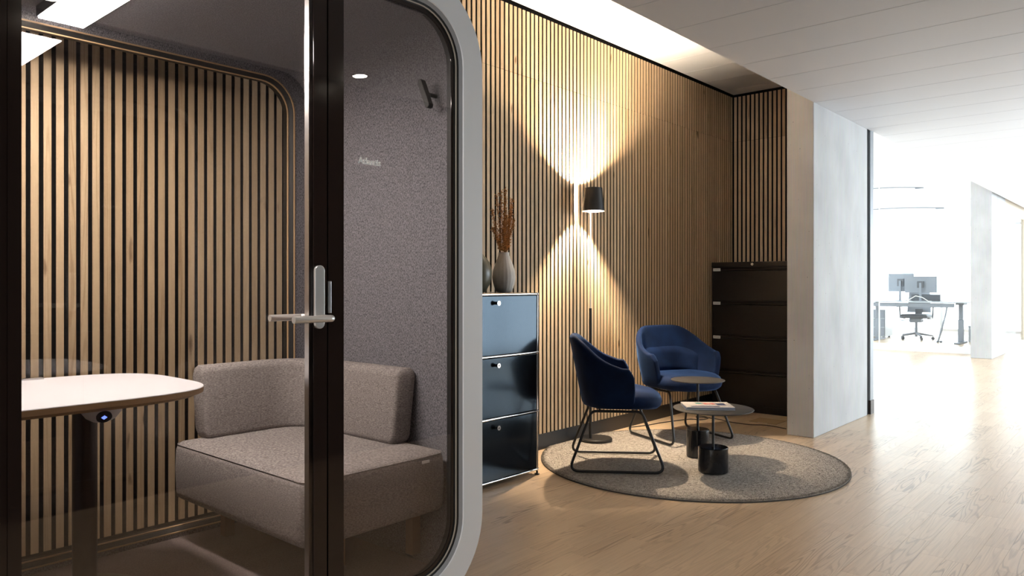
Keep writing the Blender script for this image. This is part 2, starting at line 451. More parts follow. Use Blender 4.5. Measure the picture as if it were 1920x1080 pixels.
while y < YE - .05:
    if first: pn.location = (0, y, 0)
    elif y + .41 > YE:
        MB().box(XW + .012, XC, 0, YE - y - .012, ZN, ZN + .03).build('ceiling_panel', 'ceiling_white', cn, loc=(0, y, 0))
    else: copy_obj(pn, cn, (0, y, 0))
    first = False; y += .41
cb = box('ceiling_bay', 'white_paint', (-7.2, XC + .03, YE + .15, 20.2, ZN + .06, ZN + .2)); tag(cb, kind='structure')

# ------------------------------------------------------------------ OUTER SHELL: back, dark cabinet wall, window fronts
o = MB().box(-3.42, -3.15, -4.5, -4.4, 0, ZN + .2).box(1.55, 1.9, -4.5, -4.4, 0, ZN + .2).box(-3.15, 1.55, -4.5, -4.4, 2.16, ZN + .2).box(-3.15, 1.55, -4.5, -4.4, 0, .90).build('wall_back', 'white_paint'); tag(o, kind='structure')
wr = box('wall_right', 'gasket', (.232, .45, -1.6, 4.35, 0, ZC + .03)); tag(wr, kind='structure')
def wall_panel(nm, y0, y1, z0, z1): box(nm, 'cabinet_brown', (.215, .234, y0 + .002, y1 - .002, z0 + .002, z1 - .002), wr, bevel=.001, seg=1)
y = -1.6
while y < 4.3:
    y1 = min(y + .6, 4.35)
    wall_panel('cabinet_front', y, y1, .15, .90); wall_panel('cabinet_front', y, y1, .94, 2.28); wall_panel('cabinet_front', y, y1, 2.30, 2.43)
    y = y1
box('plinth', 'cabinet_brown', (.22, .234, -1.6, 4.35, 0, .145), wr)
for k in range(4):
    box('vent_slot', 'grille_black', (.212, .221, 2.35, 2.98, .078 + .014 * k, .085 + .014 * k), wr)
o = box('wall_side_near', 'white_paint', (1.7, 1.8, -4.4, 4.35, 0, ZC + .03)); tag(o, kind='structure')
# return of the cabinet wall to the window front
o = box('wall_return', 'white_paint', (.45, 1.7, 4.25, 4.35, 0, ZC + .03)); tag(o, kind='structure')

def window_front(nm, axis, pos, a0, a1, z0, z1, n, thick=.06):
    root = empty(nm, (0, 0, 0), kind='structure')
    w = (a1 - a0) / n
    def bx(name, m, p0, p1, u0, u1, w0, w1):
        if axis == 'x': return box(name, m, (p0, p1, u0, u1, w0, w1), root)
        return box(name, m, (u0, u1, p0, p1, w0, w1), root)
    for i in range(n + 1):
        c = a0 + i * w; bx('mullion', 'alu', pos - thick / 2, pos + thick / 2, c - .03, c + .03, z0, z1)
    bx('sill_rail', 'alu', pos - thick / 2, pos + thick / 2, a0, a1, z0 - .06, z0)
    bx('head_rail', 'alu', pos - thick / 2, pos + thick / 2, a0, a1, z1, z1 + .06)
    for i in range(n):
        bx('pane', 'window_glass', pos - .004, pos + .004, a0 + i * w + .03, a0 + (i + 1) * w - .03, z0, z1)
    return root
window_front('window_4', 'y', -4.45, -3.1, 1.5, .96, 2.10, 4)
window_front('window_1', 'x', 1.65, 6.6, 19.6, .12, 2.42, 9)
o = MB().box(1.6, 1.75, 4.25, 4.6, 0, ZC + .03).box(1.6, 1.75, 4.6, 6.6, 0, ZC + .03).box(1.6, 1.75, 4.6, 19.7, 0, .06).build('wall_window_side', 'white_paint'); tag(o, kind='structure')
window_front('window_2', 'y', 19.65, -6.9, 1.6, .10, 2.44, 6)
o = MB().box(-7.1, 1.75, 19.6, 19.75, 0, .04).box(-7.1, 1.75, 19.6, 19.75, 2.5, ZN + .2).build('wall_far', 'white_paint'); tag(o, kind='structure')
window_front('window_3', 'x', -7.0, 7.3, 19.6, .12, 2.86, 8)
o = MB().box(-7.1, -6.95, 7.1, 19.7, 0, .06).box(-7.1, -6.95, 7.1, 19.7, 2.92, ZN + .2).build('wall_bay_side', 'white_paint'); tag(o, kind='structure')
o = box('wall_bay_near', 'white_paint', (-7.1, -2.12, YE + .15, YE + .25, 0, ZN + .2)); tag(o, kind='structure')

# ------------------------------------------------------------------ PHONE BOOTH
XG = -1.94
YA0, YA1, ZA1 = -.17, 2.014, 2.22
booth = empty('meeting_booth', (-2.5, .93, 0), 'white framed glass meeting booth with grey felt interior', 'booth')
BO = Vector((2.5, -.93, 0))
def bpart(mb, name, m, parent=None, **k):
    mb.xf(Matrix.Translation(BO)); return mb.build(name, m, parent or booth, **k)
def loop(ins, xx, r0=.30, n=12):
    return [(xx, a, b) for a, b in rrect(YA0 + ins, YA1 - ins, 0 + ins, ZA1 - ins, max(.02, r0 - ins), n)]
bpart(MB().loft([loop(.004, -3.07), loop(.004, -1.975), loop(.03, -1.975), loop(.03, -3.07), loop(.004, -3.07)]), 'outer_shell', 'pod_shell', smooth=True, angle=30)
bpart(MB().loft([loop(0, -1.972), loop(0, XG + .012), loop(.003, XG + .015), loop(.100, XG + .015), loop(.102, XG + .012), loop(.102, -1.99), loop(.0, -1.972)]), 'front_frame', 'pod_white', smooth=True, angle=30)
bpart(MB().loft([loop(.102, XG + .011), loop(.113, XG + .003), loop(.113, -1.985), loop(.102, -1.985), loop(.102, XG + .011)]), 'inner_trim', 'pod_grey', smooth=True, angle=30)
bpart(MB().loft([loop(.113, XG + .002), loop(.120, XG - .000), loop(.120, XG - .006), loop(.1265, XG - .009), loop(.1265, -1.985), loop(.113, -1.985), loop(.113, XG + .002)]), 'gasket_seal', 'gasket', smooth=True, angle=30)
bpart(MB().loft([loop(.120, XG - .001), loop(.1235, XG - .002), loop(.1235, XG - .005), loop(.120, XG - .0055), loop(.120, XG - .001)]), 'bead', 'bead', smooth=True, angle=30)
bpart(MB().loft([loop(.1265, -1.9495), loop(.139, -1.9495), loop(.139, -1.9515), loop(.1265, -1.9515), loop(.1265, -1.9495)]), 'edge_print', 'brown_enamel', smooth=True, angle=30)
# felt lined tunnel
TY0, TY1, TZ0, TZ1, TR = -.10, 1.955, .10, 2.085, .14
def tl(xx, ins=0.0): return [(xx, a, b) for a, b in rrect(TY0 + ins, TY1 - ins, TZ0 + ins, TZ1 - ins, TR, 10)]
lin = bpart(MB().loft([tl(-1.975), tl(-2.98), tl(-2.98, -.012), tl(-1.975, -.012), tl(-1.975)]), 'felt_lining', 'felt_grey', smooth=True, angle=30)
bpart(MB().box(-2.975, -1.98, TY0 + .12, TY1 - .13, .102, .13), 'carpet', 'carpet')
# rear wall with a rounded window
RY0, RY1, RZ0, RZ1, RR = -.02, 1.885, .150, 2.052, .15
def rl(xx, ins=0.0): return [(xx, a, b) for a, b in rrect(RY0 + ins, RY1 - ins, RZ0 + ins, RZ1 - ins, max(.02, RR - ins), 10)]
bpart(MB().loft([tl(-2.976), rl(-2.976), rl(-3.03), tl(-3.03), tl(-2.976)]), 'rear_wall', 'felt_grey', smooth=True, angle=30)
bpart(MB().loft([rl(-2.973, -.001), rl(-2.973, .004), rl(-2.978, .004), rl(-2.978, -.001), rl(-2.973, -.001)]), 'rear_trim', 'oak_edge', smooth=True, angle=30)
bpart(MB().loft([rl(-2.978, -.0005), rl(-2.978, .006), rl(-2.990, .018), rl(-3.04, .018), rl(-3.04, -.0005), rl(-2.978, -.0005)]), 'rear_gasket', 'gasket', smooth=True, angle=30)
bpart(MB().loft([rl(-2.996, .0175), rl(-2.996, .022), rl(-3.003, .022), rl(-3.003, .0175), rl(-2.996, .0175)]), 'rear_bead', 'oak_edge', smooth=True, angle=30)
bpart(MB().prism([(a, b) for _, a, b in rl(0, .02)], lambda p, q, t: (t, p, q), -3.012, -3.004), 'rear_pane', 'rear_glass')
# front panes : left back-painted, door leaf, right fixed pane
def clip_poly(ins, a, b):
    pts = [(p, q) for _, p, q in loop(ins, 0)]
    out = []; m = len(pts)
    for lo, side in ((a, 1), (b, -1)):
        src = out if out else pts
        res = []; m = len(src)
        for i in range(m):
            P, Q = src[i], src[(i + 1) % m]
            ip, iq = (P[0] - lo) * side >= 0, (Q[0] - lo) * side >= 0
            if ip: res.append(P)
            if ip != iq:
                t = (lo - P[0]) / (Q[0] - P[0]); res.append((lo, P[1] + t * (Q[1] - P[1])))
        out = res
    return out
fx = lambda p, q, t: (t, p, q)
bpart(MB().prism(clip_poly(.1265, -1, .5075), fx, -1.962, -1.952), 'dark_panel', 'brown_enamel')
door = bpart(MB().prism(clip_poly(.1265, .508, 1.3475), fx, -1.962, -1.952), 'door', 'pod_glass')
tag(door, 'tinted glass door leaf with dark edge bands')
def strip(nm, a, b, m, x0=-1.9515, x1=-1.9495, parent=None):
    return bpart(MB().prism(clip_poly(.1265, a, b), fx, x0, x1), nm, m, parent)
strip('edge_band', .508, .535, 'brown_enamel', parent=door)
strip('edge_band', 1.300, 1.3475, 'brown_enamel', parent=door)
strip('edge_band', .508, .535, 'brown_enamel', -1.9665, -1.9625, door)
strip('edge_band', 1.306, 1.3475, 'brown_enamel', -1.9665, -1.9625, door)
strip('edge_profile', 1.292, 1.305, 'alu', -1.985, -1.9625, door)
strip('edge_profile', 1.306, 1.3475, 'gasket', -1.985, -1.9667, door)
fixed = bpart(MB().prism(clip_poly(.1265, 1.353, 3), fx, -1.962, -1.952), 'fixed_pane', 'pod_glass')
strip('edge_band', 1.353, 1.410, 'brown_enamel', parent=fixed)
strip('edge_band', 1.353, 1.410, 'brown_enamel', -1.9665, -1.9625, fixed)
# lock plate, levers, pull strip
pl = [(a, b) for a, b in rrect(1.300, 1.333, 1.004, 1.196, .0163, 8)]
plate = bpart(MB().prism(pl, fx, -1.9493, -1.939), 'lock_plate', 'steel_satin', door, bevel=.001)
bpart(MB().prism(pl, fx, -1.998, -1.986), 'lock_plate', 'steel_satin', door, bevel=.001)
def lever(xa, xb, y0, y1, z):
    pts = [(xa, y0, z), (xb - math.copysign(.012, xb - xa), y0, z)]
    for k in range(1, 7):
        t = PI / 2 * k / 6
        pts.append((xb - math.copysign(.012, xb - xa) * (1 - math.sin(t)), y0 - .012 * (1 - math.cos(t)), z))
    pts.append((xb, y1, z)); return MB().tube(pts, .0102, 16)
h1 = bpart(lever(-1.941, -1.888, 1.327, 1.193, 1.036), 'lever_handle', 'steel_satin', door, smooth=True)
h2 = bpart(lever(-1.996, -2.050, 1.327, 1.213, 1.036), 'lever_handle', 'steel_satin', door, smooth=True)
bpart(MB().box(-1.9493, -1.944, 1.3495, 1.3605, 1.050, 1.148), 'strike_plate', 'alu', fixed, bevel=.001)
# ceiling light strip, coat hook
ls = bpart(MB().box(-2.90, -2.05, .838, .990, 2.048, 2.0845), 'light_strip', 'pod_shell', bevel=.002)
bpart(MB().box(-2.895, -2.055, .844, .984, 2.044, 2.0475), 'diffuser', 'led', ls)
hk = MB().prism(rrect(-.012, .012, -.062, .062, .0118, 6), lambda p, q, t: (p, t, q), -.012, .012)
hk.xf(Matrix.Translation((-2.116, 1.90, 1.855)) @ Matrix.Rotation(math.radians(-24), 4, 'Y'))
hook = bpart(hk, 'coat_hook', 'lamp_black', bevel=.003)
bpart(MB().tube([(-2.116, 1.912, 1.855), (-2.116, 1.956, 1.855)], .008, 12), 'hook_stem', 'lamp_black', hook)
# lettering
cu = bpy.data.curves.new('lettering', 'FONT'); cu.body = 'Atlantis'; cu.size = .030; cu.extrude = .0004; cu.offset = .0009; cu.space_character = 1.02
to = bpy.data.objects.new('lettering', cu); COL.objects.link(to)
bpy.context.view_layer.update()
dg = bpy.context.evaluated_depsgraph_get()
me = bpy.data.meshes.new_from_object(to.evaluated_get(dg)); bpy.data.objects.remove(to)
xs = [v.co.x for v in me.vertices]; sx = .091 / (max(xs) - min(xs))
me.transform(Matrix.Scale(sx, 4)); me.materials.clear(); me.materials.append(MATS['lettering'])
to = bpy.data.objects.new('lettering', me); COL.objects.link(to); to.parent = fixed
to.matrix_local = Matrix.Translation(Vector((-1.9505, 1.467, 1.525)) + BO) @ Matrix(((0, 0, 1, 0), (1, 0, 0, 0), (0, 1, 0, 0), (0, 0, 0, 1)))

# ------------------------------------------------------------------ BOOTH SOFA
ZF = .13
sofa = empty('booth_sofa', (-2.48, 1.6, ZF), 'taupe fabric corner bench with curved backrest inside the booth', 'sofa')
so = Vector((2.48, -1.6, -ZF))
def spart(mb, name, m, parent=None, **k): mb.xf(Matrix.Translation(so)); return mb.build(name, m, parent or sofa, **k)
# seat: plan outline rounded, crowned top
def plan(ins, z, r=.05): return [(a, b, z) for a, b in rrect(-2.945 + ins, -2.022 - ins, 1.318 + ins, 1.93 - ins, max(.015, r - ins), 6)]
seat = spart(MB().loft([plan(.05, .305), plan(.014, .306), plan(.004, .315), plan(0, .335), plan(-.004, .42), plan(0, .495), plan(.006, .512), plan(.018, .522), plan(.05, .527), plan(.2, .531)], cap0=True, cap1=True), 'seat', 'sofa_fabric', smooth=True, angle=60)
spart(MB().tube([(a, b, z) for a, b, z in plan(.006, .515)], .0022, 6, closed=True), 'seam', 'sofa_fabric', seat, smooth=True)
# backrest swept along an L with rounded corner
path = [(-2.90, 1.435), (-2.90, 1.60)]
for k in range(0, 13):
    t = PI / 2 * k / 12; path.append((-2.90 + .17 * (1 - math.cos(t)), 1.70 + .17 * math.sin(t)))
path += [(-2.5, 1.872), (-2.245, 1.872)]
def back_section(i):
    m = len(path); P = Vector(path[i]); A = Vector(path[max(i - 1, 0)]); B = Vector(path[min(i + 1, m - 1)])
    t = (B - A).normalized(); nrm = Vector((t.y, -t.x))
    lean = lambda z: .035 * (z - .52) / .29
    out = []
    for a, z in rrect(-.048, .048, .520, .812, .028, 4):
        q = P + nrm * (a - lean(z)); out.append((q.x, q.y, z))
    return out
def shrink(sec, f, d):
    c = Vector((sum(p[0] for p in sec) / len(sec), sum(p[1] for p in sec) / len(sec), sum(p[2] for p in sec) / len(sec)))
    return [tuple(c + (Vector(p) - c) * f + Vector((d[0], d[1], 0))) for p in sec]
secs = [back_section(i) for i in range(len(path))]
secs = [shrink(secs[0], .80, (0, -.022)), shrink(secs[0], .94, (0, -.014))] + secs + [shrink(secs[-1], .94, (.014, 0)), shrink(secs[-1], .80, (.022, 0))]
bk = spart(MB().loft(secs, cap0=True, cap1=True), 'backrest', 'sofa_fabric', smooth=True, angle=60)
for lx, ly in ((-2.14, 1.86), (-2.85, 1.86), (-2.85, 1.50), (-2.25, 1.60)):
    spart(MB().box(lx - .02, lx + .02, ly - .02, ly + .02, ZF + .001, .31), 'leg', 'leg_wood', bevel=.002)
spart(MB().box(-2.0235, -2.0205, 1.80, 1.835, .494, .504), 'care_tag', 'card_white', seat)

# ------------------------------------------------------------------ BOOTH TABLE
tb = empty('booth_table', (-2.6, .72, ZF), 'white topped table with pale wood edge inside the booth', 'table')
tof = Vector((2.6, -.72, -ZF))
def tpart(mb, name, m, parent=None, **k): mb.xf(Matrix.Translation(tof)); return mb.build(name, m, parent or tb, **k)
def sup(ins, z, e=3.6, n=64):
    a, b = .36 - ins, .45 - ins; out = []
    for k in range(n):
        t = 2 * PI * k / n; c, s = math.cos(t), math.sin(t)
        out.append((-2.605 + a * math.copysign(abs(c) ** (2 / e), c), .745 + b * math.copysign(abs(s) ** (2 / e), s), z))
    return out
ttop = tpart(MB().loft([sup(.002, .8075), sup(.0, .8085), sup(.001, .8105)], cap0=True, cap1=True), 'tabletop', 'laminate_white', smooth=True)
tpart(MB().loft([sup(.0, .8075), sup(.001, .792), sup(.028, .780)], cap0=True, cap1=True), 'plywood_edge', 'oak_edge', ttop, smooth=True)
tpart(MB().box(-2.955, -2.925, .80, .87, .8105, .816), 'cable_flap', 'alu', ttop)
tpart(MB().lathe([(.036, ZF + .012), (.036, .782)], (-2.62, .895, 0), 28), 'column', 'cabinet_brown', smooth=True)
tpart(MB().lathe([(.23, ZF + .001), (.23, ZF + .010), (.22, ZF + .013)], (-2.62, .84, 0), 40), 'base_plate', 'cabinet_brown', smooth=True)
dome = tpart(MB().lathe([(.0, -.056), (.022, -.0525), (.041, -.041), (.053, -.024), (.057, -.008), (.057, 0)], (-2.40, .865, .782), 32), 'power_dome', 'plastic_white', smooth=True)
dn = Vector((.80, -.15, -.58)).normalized()
def disc(c, nrm, r, t, n=24):
    a = nrm.cross(Vector((0, 0, 1))).normalized(); b = a.cross(nrm)
    l0 = [c + r * (a * math.cos(2 * PI * k / n) + b * math.sin(2 * PI * k / n)) for k in range(n)]
    return MB().loft([l0, [p + nrm * t for p in l0]], cap0=True, cap1=True)
dc = Vector((-2.40, .865, .782)) + dn * .0535
tpart(disc(dc, dn, .021, .005), 'display_ring', 'display_dark', dome)
tpart(disc(dc + dn * .0052, dn, .008, .001, 4), 'display_icon', 'display_blue', dome)

# ------------------------------------------------------------------ RUG
RC = (-2.357, 4.395); RR_ = .955
rug = empty('round_rug', (*RC, 0), 'round grey-beige wool rug under the blue chairs', 'rug')
MB().lathe([(RR_ - .004, .0005), (RR_, .004), (RR_ - .001, .009), (RR_ - .012, .0120), (.6, .0125), (.3, .0125), (.0, .0125)], (0, 0, 0), 160).build('rug_body', 'rug_grey', rug, smooth=True)
MB().lathe([(RR_ - .01, .0005), (RR_ + .003, .0008), (RR_ + .003, .006), (RR_ - .004, .007)], (0, 0, 0), 160).build('edge_binding', 'rug_edge', rug, smooth=True)
vs = []; fs = []
for i in range(70000):
    a = random.random() * 2 * PI; r = RR_ * math.sqrt(random.random())
    if i % 5 == 0: r = RR_ - abs(random.gauss(0, .012))
    px, py = r * math.cos(a), r * math.sin(a); t = random.random() * PI; w = .0022
    lean = .004; hx, hy = px + random.uniform(-lean, lean), py + random.uniform(-lean, lean)
    k = len(vs); hh = random.uniform(.0135, .0164)
    vs += [(px - w * math.cos(t), py - w * math.sin(t) , .011), (px + w * math.cos(t), py + w * math.sin(t), .011), (hx, hy, hh)]
    fs.append((k, k + 1, k + 2))
me = bpy.data.meshes.new('pile'); me.from_pydata(vs, [], fs); me.materials.append(MATS['rug_grey'])
o = bpy.data.objects.new('pile', me); COL.objects.link(o); o.parent = rug; o['kind'] = 'stuff'
ZR = .0166

# ------------------------------------------------------------------ ARMCHAIRS
def smoothstep(a, b, t):
    t = min(1, max(0, (t - a) / (b - a))); return t * t * (3 - 2 * t)
def shell_pt(u, v):
    """u -1..1 round from right arm front over the back to left arm front, v 0..1 bottom to top"""
    au = abs(u); s = 1 if u > 0 else -1
    # top height
    ztop = .625 + .18 * (1 - smoothstep(.14, .82, au))
    ztop -= .05 * smoothstep(.90, 1.0, au)
    z = .372 + (ztop - .372) * v
    # plan radius at this height
    flare = (z - .372) / .43
    ry = .262 + .052 * min(1, flare * 1.9) ** .75
    rx = .205 + .085 * flare
    xf = .105 + .02 * flare - .03 * max(0, v - .6)   # arm front
    a0 = .70
    if au < a0:
        t = au / a0 * PI / 2
        e = 2.5
        x = -rx * abs(math.cos(t)) ** (2 / e); y = ry * abs(math.sin(t)) ** (2 / e)
        x += .0
    else:
        t = (au - a0) / (1 - a0)
        x = 0 + t * xf; y = ry - .012 * t * t
    return Vector((x, s * y, z))
def make_chair(name, loc, rz, label, group):
    ch = empty(name, loc, label, 'chair', group, rz)
    NU, NV = 44, 9
    us = [-1 + 2 * i / NU for i in range(NU + 1)]
    mb = MB(); vs = []; fs = []
    for u in us:
        for j in range(NV + 1): vs.append(shell_pt(u, j / NV))
    for i in range(NU):
        for j in range(NV):
            a = i * (NV + 1) + j; fs.append((a, a + NV + 1, a + NV + 2, a + 1))
    mb.add(vs, fs)
    o = mb.build('shell', 'velvet', ch, smooth=True, angle=180)
    so_ = o.modifiers.new('solid', 'SOLIDIFY'); so_.thickness = .042; so_.offset = -1
    sb = o.modifiers.new('sub', 'SUBSURF'); sb.levels = 2; sb.render_levels = 2
    # piping along the top rim
    rim = [shell_pt(u, 1.0) + Vector((0, 0, .001)) for u in us]
    # seat cushion
    def sl(ins, z, n=48):
        out = []
        for k in range(n):
            t = 2 * PI * k / n; c, s_ = math.cos(t), math.sin(t)
            a = (.285 if c > 0 else .19) - ins; b = .272 - ins
            e = 2.6 if c > 0 else 3.2
            out.append((.0 + a * math.copysign(abs(c) ** (2 / e), c), b * math.copysign(abs(s_) ** (2 / e), s_), z - (.012 * max(0, c) ** 2)))
        return out
    MB().loft([sl(.06, .374), sl(.022, .378), sl(.006, .392), sl(.0, .412), sl(.003, .434), sl(.014, .454), sl(.035, .468), sl(.07, .477), sl(.13, .483), sl(.20, .485)], cap0=True, cap1=True).build('seat_cushion', 'velvet', ch, smooth=True, angle=180)
    # lumbar pad hugging the inner back, slightly wrinkled
    NP = 24; NQ = 10; g = []
    for i in range(NP + 1):
        u = -.50 + 1.0 * i / NP
        col = []
        for j in range(NQ + 1):
            v = .20 + (.44) * j / NQ
            p = shell_pt(u, v); q = shell_pt(u, v + .02)
            cen = Vector((.12, 0, p.z)); d = (cen - p); d.z = 0; d.normalize()
            edge = min(1, min(i, NP - i) / 2.5) * min(1, min(j, NQ - j) / 1.6)
            w = noise.noise(Vector((u * 9, v * 4, 2.3))) * .005
            col.append(p + d * (.040 + .026 * edge ** .6 + w))
        g.append(col)
    vs = [p for c_ in g for p in c_]; fs = []
    for i in range(NP):
        for j in range(NQ):
            a = i * (NQ + 1) + j; fs.append((a, a + 1, a + NQ + 2, a + NQ + 1))
    MB().add(vs, fs).build('lumbar_pad', 'velvet', ch, smooth=True, angle=180)
    # sled base: two trapezoid loops, cross bars, seat pan
    def rounded(poly, r, n=6):
        out = []; m = len(poly)
        for i in range(m):
            P, A, B = Vector(poly[i]), Vector(poly[i - 1]), Vector(poly[(i + 1) % m])
            d1 = (A - P).normalized(); d2 = (B - P).normalized()
            ang = d1.angle(d2); t = min(r / math.tan(ang / 2), .45 * min((A - P).length, (B - P).length))
            S, E_ = P + d1 * t, P + d2 * t
            for k in range(n + 1):
                w = k / n; out.append((1 - w) ** 2 * S + 2 * w * (1 - w) * P + w * w * E_)
        return out
    rt = .0085
    for s_ in (-1, 1):
        poly = [(-.285, s_ * .262, rt + .0005), (.285, s_ * .262, rt + .0005), (.150, s_ * .20, .357), (-.150, s_ * .20, .357)]
        MB().tube(rounded(poly, .045), rt, 10, closed=True).build('sled_loop', 'tube_black', ch, smooth=True)
    for xx in (-.10, .10):
        MB().tube([(xx, -.20, .357), (xx, .20, .357)], .007, 10).build('cross_bar', 'tube_black', ch, smooth=True)
    for xx in (-.10, .10):
        for yy in (-.12, .12):
            MB().box(xx - .02, xx + .02, yy - .02, yy + .02, .361, .378).build('mount', 'tube_black', ch)
    return ch
make_chair('armchair', (-2.63, 3.95, ZR), math.radians(36), 'dark blue velvet armchair on a black sled frame beside the chrome-edged cabinet', 'blue velvet armchairs on the rug')
make_chair('armchair', (-2.73, 4.95, ZR), math.radians(-24), 'dark blue velvet armchair standing beside the black filing cabinet', 'blue velvet armchairs on the rug')

# ------------------------------------------------------------------ SIDE TABLES, MAGAZINES
def side_table(loc, rb, hb, ht, rt, label, oval=1.0, rz=0, dx=0.0):
    t = empty('side_table', loc, label, 'table', 'round side tables on the rug', rz)
    MB().lathe([(rb - .003, .0005), (rb, .004), (rb, hb - .004), (rb - .004, hb), (.0, hb)], (0, 0, 0), 48).build('stone_base', 'marble_black', t, smooth=True)
    MB().tube([(0, 0, hb - .01), (0, 0, ht - .004)], .0078, 16).build('stem', 'tube_black', t, smooth=True)
    MB().lathe([(.0, ht - .006), (rt - .006, ht - .006), (rt, ht - .002), (rt, ht), (rt - .002, ht + .001), (0, ht + .001)], (0, 0, 0), 72).build('tabletop', 'table_dark', t, smooth=True)
    return t
T1 = (-2.075, 4.165); T2 = (-2.335, 4.47)
side_table((*T1, ZR), .088, .148, .378, .235, 'low wide round black side table with magazines, on black stone base')
side_table((*T2, ZR), .073, .178, .498, .172, 'taller narrow round black side table on black stone base, without magazines')
def magazine(loc, rz, w, l, h, label, cover, marks):
    m_ = empty('magazine', loc, label, 'magazine', 'magazines on the low side table', rz)
    MB().box(-l / 2, l / 2, -w / 2, w / 2, .0012, h - .0006).build('pages', 'paper', m_, bevel=.0005, seg=1)
    c = MB().box(-l / 2 - .001, l / 2 + .001, -w / 2 - .001, w / 2 + .001, h - .0006, h).build('front_cover', cover, m_)
    MB().box(-l / 2 - .001, l / 2 + .001, -w / 2 - .001, w / 2 + .001, 0.0004, .0012).build('back_cover', 'print_navy', m_)
    for (a0, a1, b0, b1, mm) in marks:
        MB().box(a0, a1, b0, b1, h, h + .0003).build('print', mm, c)
    return m_
ztop = ZR + .378 + .001
RZM = math.radians(37)
magazine((T1[0] - .035, T1[1] - .005, ztop), RZM, .205, .285, .007, 'lower pale magazine with dark cover strip, under the printed magazine on the low table', 'print_navy', [])
magazine((T1[0] - .043, T1[1] + .008, ztop + .0073), RZM + .04, .200, .280, .008, 'upper magazine with cream cover and red and teal print on the low table', 'cover_cream',
         [(-.06, -.025, .02, .07, 'print_teal'), (-.015, .005, .0, .06, 'print_red'), (.012, .022, .0, .06, 'print_red'), (.028, .048, .0, .06, 'print_red'), (.055, .11, -.03, .05, 'print_navy'), (-.11, .06, -.085, -.05, 'print_navy')])

# ------------------------------------------------------------------ FLOOR LAMP
LX, LY = -3.118, 4.44
PXY = (-3.135, 4.392)
lamp = empty('floor_lamp', (LX, LY, .015), 'slim floor lamp with black tapered shade, lit, against the slatted wall', 'lamp')
lo = Vector((-LX, -LY, -.015))
def lpart(mb, name, m, parent=None, **k): mb.xf(Matrix.Translation(lo)); return mb.build(name, m, parent or lamp, **k)
lpart(MB().lathe([(.112, .0185), (.114, .021), (.114, .032), (.110, .036), (.0, .036)], (LX, LY, 0), 56), 'base', 'lamp_black', smooth=True)
lpart(MB().tube([(*PXY, .03), (*PXY, .965)], .0105, 16), 'lower_pole', 'lamp_black', smooth=True)
lpart(MB().tube([(*PXY, .965), (*PXY, 1.72)], .0058, 14), 'upper_pole', 'rod_cream', smooth=True)
SCX, SCY = -3.105, 4.387
def shade_sheet(r0, r1, z0, z1, a0, a1, n=60, th=.0015):
    mb = MB(); outer0 = []; loops = []
    for k in range(n + 1):
        a = a0 + (a1 - a0) * k / n; c, s_ = math.cos(a), math.sin(a)
        loops.append([(SCX + r0 * c, SCY + r0 * s_, z0), (SCX + r1 * c, SCY + r1 * s_, z1), (SCX + (r1 - th) * c, SCY + (r1 - th) * s_, z1), (SCX + (r0 - th) * c, SCY + (r0 - th) * s_, z0)])
    return mb.loft(loops, close=True, cap0=True, cap1=True)
g = math.radians(4)
sh = lpart(shade_sheet(.078, .063, 1.656, 1.822, PI + g, 3 * PI - g), 'shade', 'lamp_black', smooth=True)
lpart(shade_sheet(.0762, .0612, 1.6565, 1.8215, PI + g, 3 * PI - g, th=.001), 'shade_lining', 'shade_white', sh, smooth=True)
for zb, ox in ((1.742, 0), (1.777, .02)):
    lpart(MB().lathe([(.0, -.012), (.008, -.010), (.012, -.004), (.012, .004), (.008, .010), (.0, .012)], (SCX + ox, SCY, zb), 16), 'bulb', 'bulb', smooth=True)
lpart(MB().tube([(*PXY, 1.715), (SCX, SCY, 1.715)], .004, 8).tube([(SCX + .02, SCY, 1.758), (SCX + .02, SCY, 1.765)], .008, 12).tube([(SCX, SCY, 1.712), (SCX, SCY, 1.729)], .008, 12).tube([(SCX - .016, SCY, 1.715), (SCX - .016, SCY, 1.76), (SCX + .02, SCY, 1.76)], .002, 6), 'bulb_holder', 'lamp_black', smooth=True)
for s_ in (-1, 1):
    lpart(MB().tube([(PXY[0], PXY[1], 1.70 if s_ < 0 else 1.715), (SCX + .068 * math.cos(PI + s_ * .35), SCY + .068 * math.sin(PI + s_ * .35), 1.70 if s_ < 0 else 1.715)], .002, 6), 'shade_bracket', 'lamp_black')

# ------------------------------------------------------------------ MODULAR CABINET (chrome tube frame)
CX1, CX0 = -2.862, -3.235; CY0, CY1 = 2.725, 3.462
cab = empty('storage_cabinet', ((CX0 + CX1) / 2, (CY0 + CY1) / 2, 0), 'glossy near-black cabinet with blue-tinted sheen, chrome tube frame and three flap doors', 'cabinet')
co = Vector((-(CX0 + CX1) / 2, -(CY0 + CY1) / 2, 0))
def cpart(mb, name, m, parent=None, **k): mb.xf(Matrix.Translation(co)); return mb.build(name, m, parent or cab, **k)
ZL = [.032, .381, .730, 1.079]; tr = .0075
fr = MB()
for z in ZL:
    for y in (CY0, CY1): fr.tube([(CX0, y, z), (CX1, y, z)], tr, 12)
    for x in (CX0, CX1): fr.tube([(x, CY0, z), (x, CY1, z)], tr, 12)
for x in (CX0, CX1):
    for y in (CY0, CY1): fr.tube([(x, y, ZL[0]), (x, y, ZL[-1])], tr, 12)
frame = cpart(fr, 'tube_frame', 'chrome', smooth=True)
def ball(c, r, n=14):
    return MB().lathe([(r * math.sin(PI * k / 10), -r * math.cos(PI * k / 10)) for k in range(11)], c, n)
for x in (CX0, CX1):
    for y in (CY0, CY1):
        for z in ZL: cpart(ball((x, y, z), .0115), 'ball_joint', 'chrome', frame, smooth=True)
        cpart(MB().lathe([(.015, .0005), (.015, .006), (.006, .008), (.006, .024)], (x, y, 0), 16), 'foot', 'lamp_black', smooth=True)
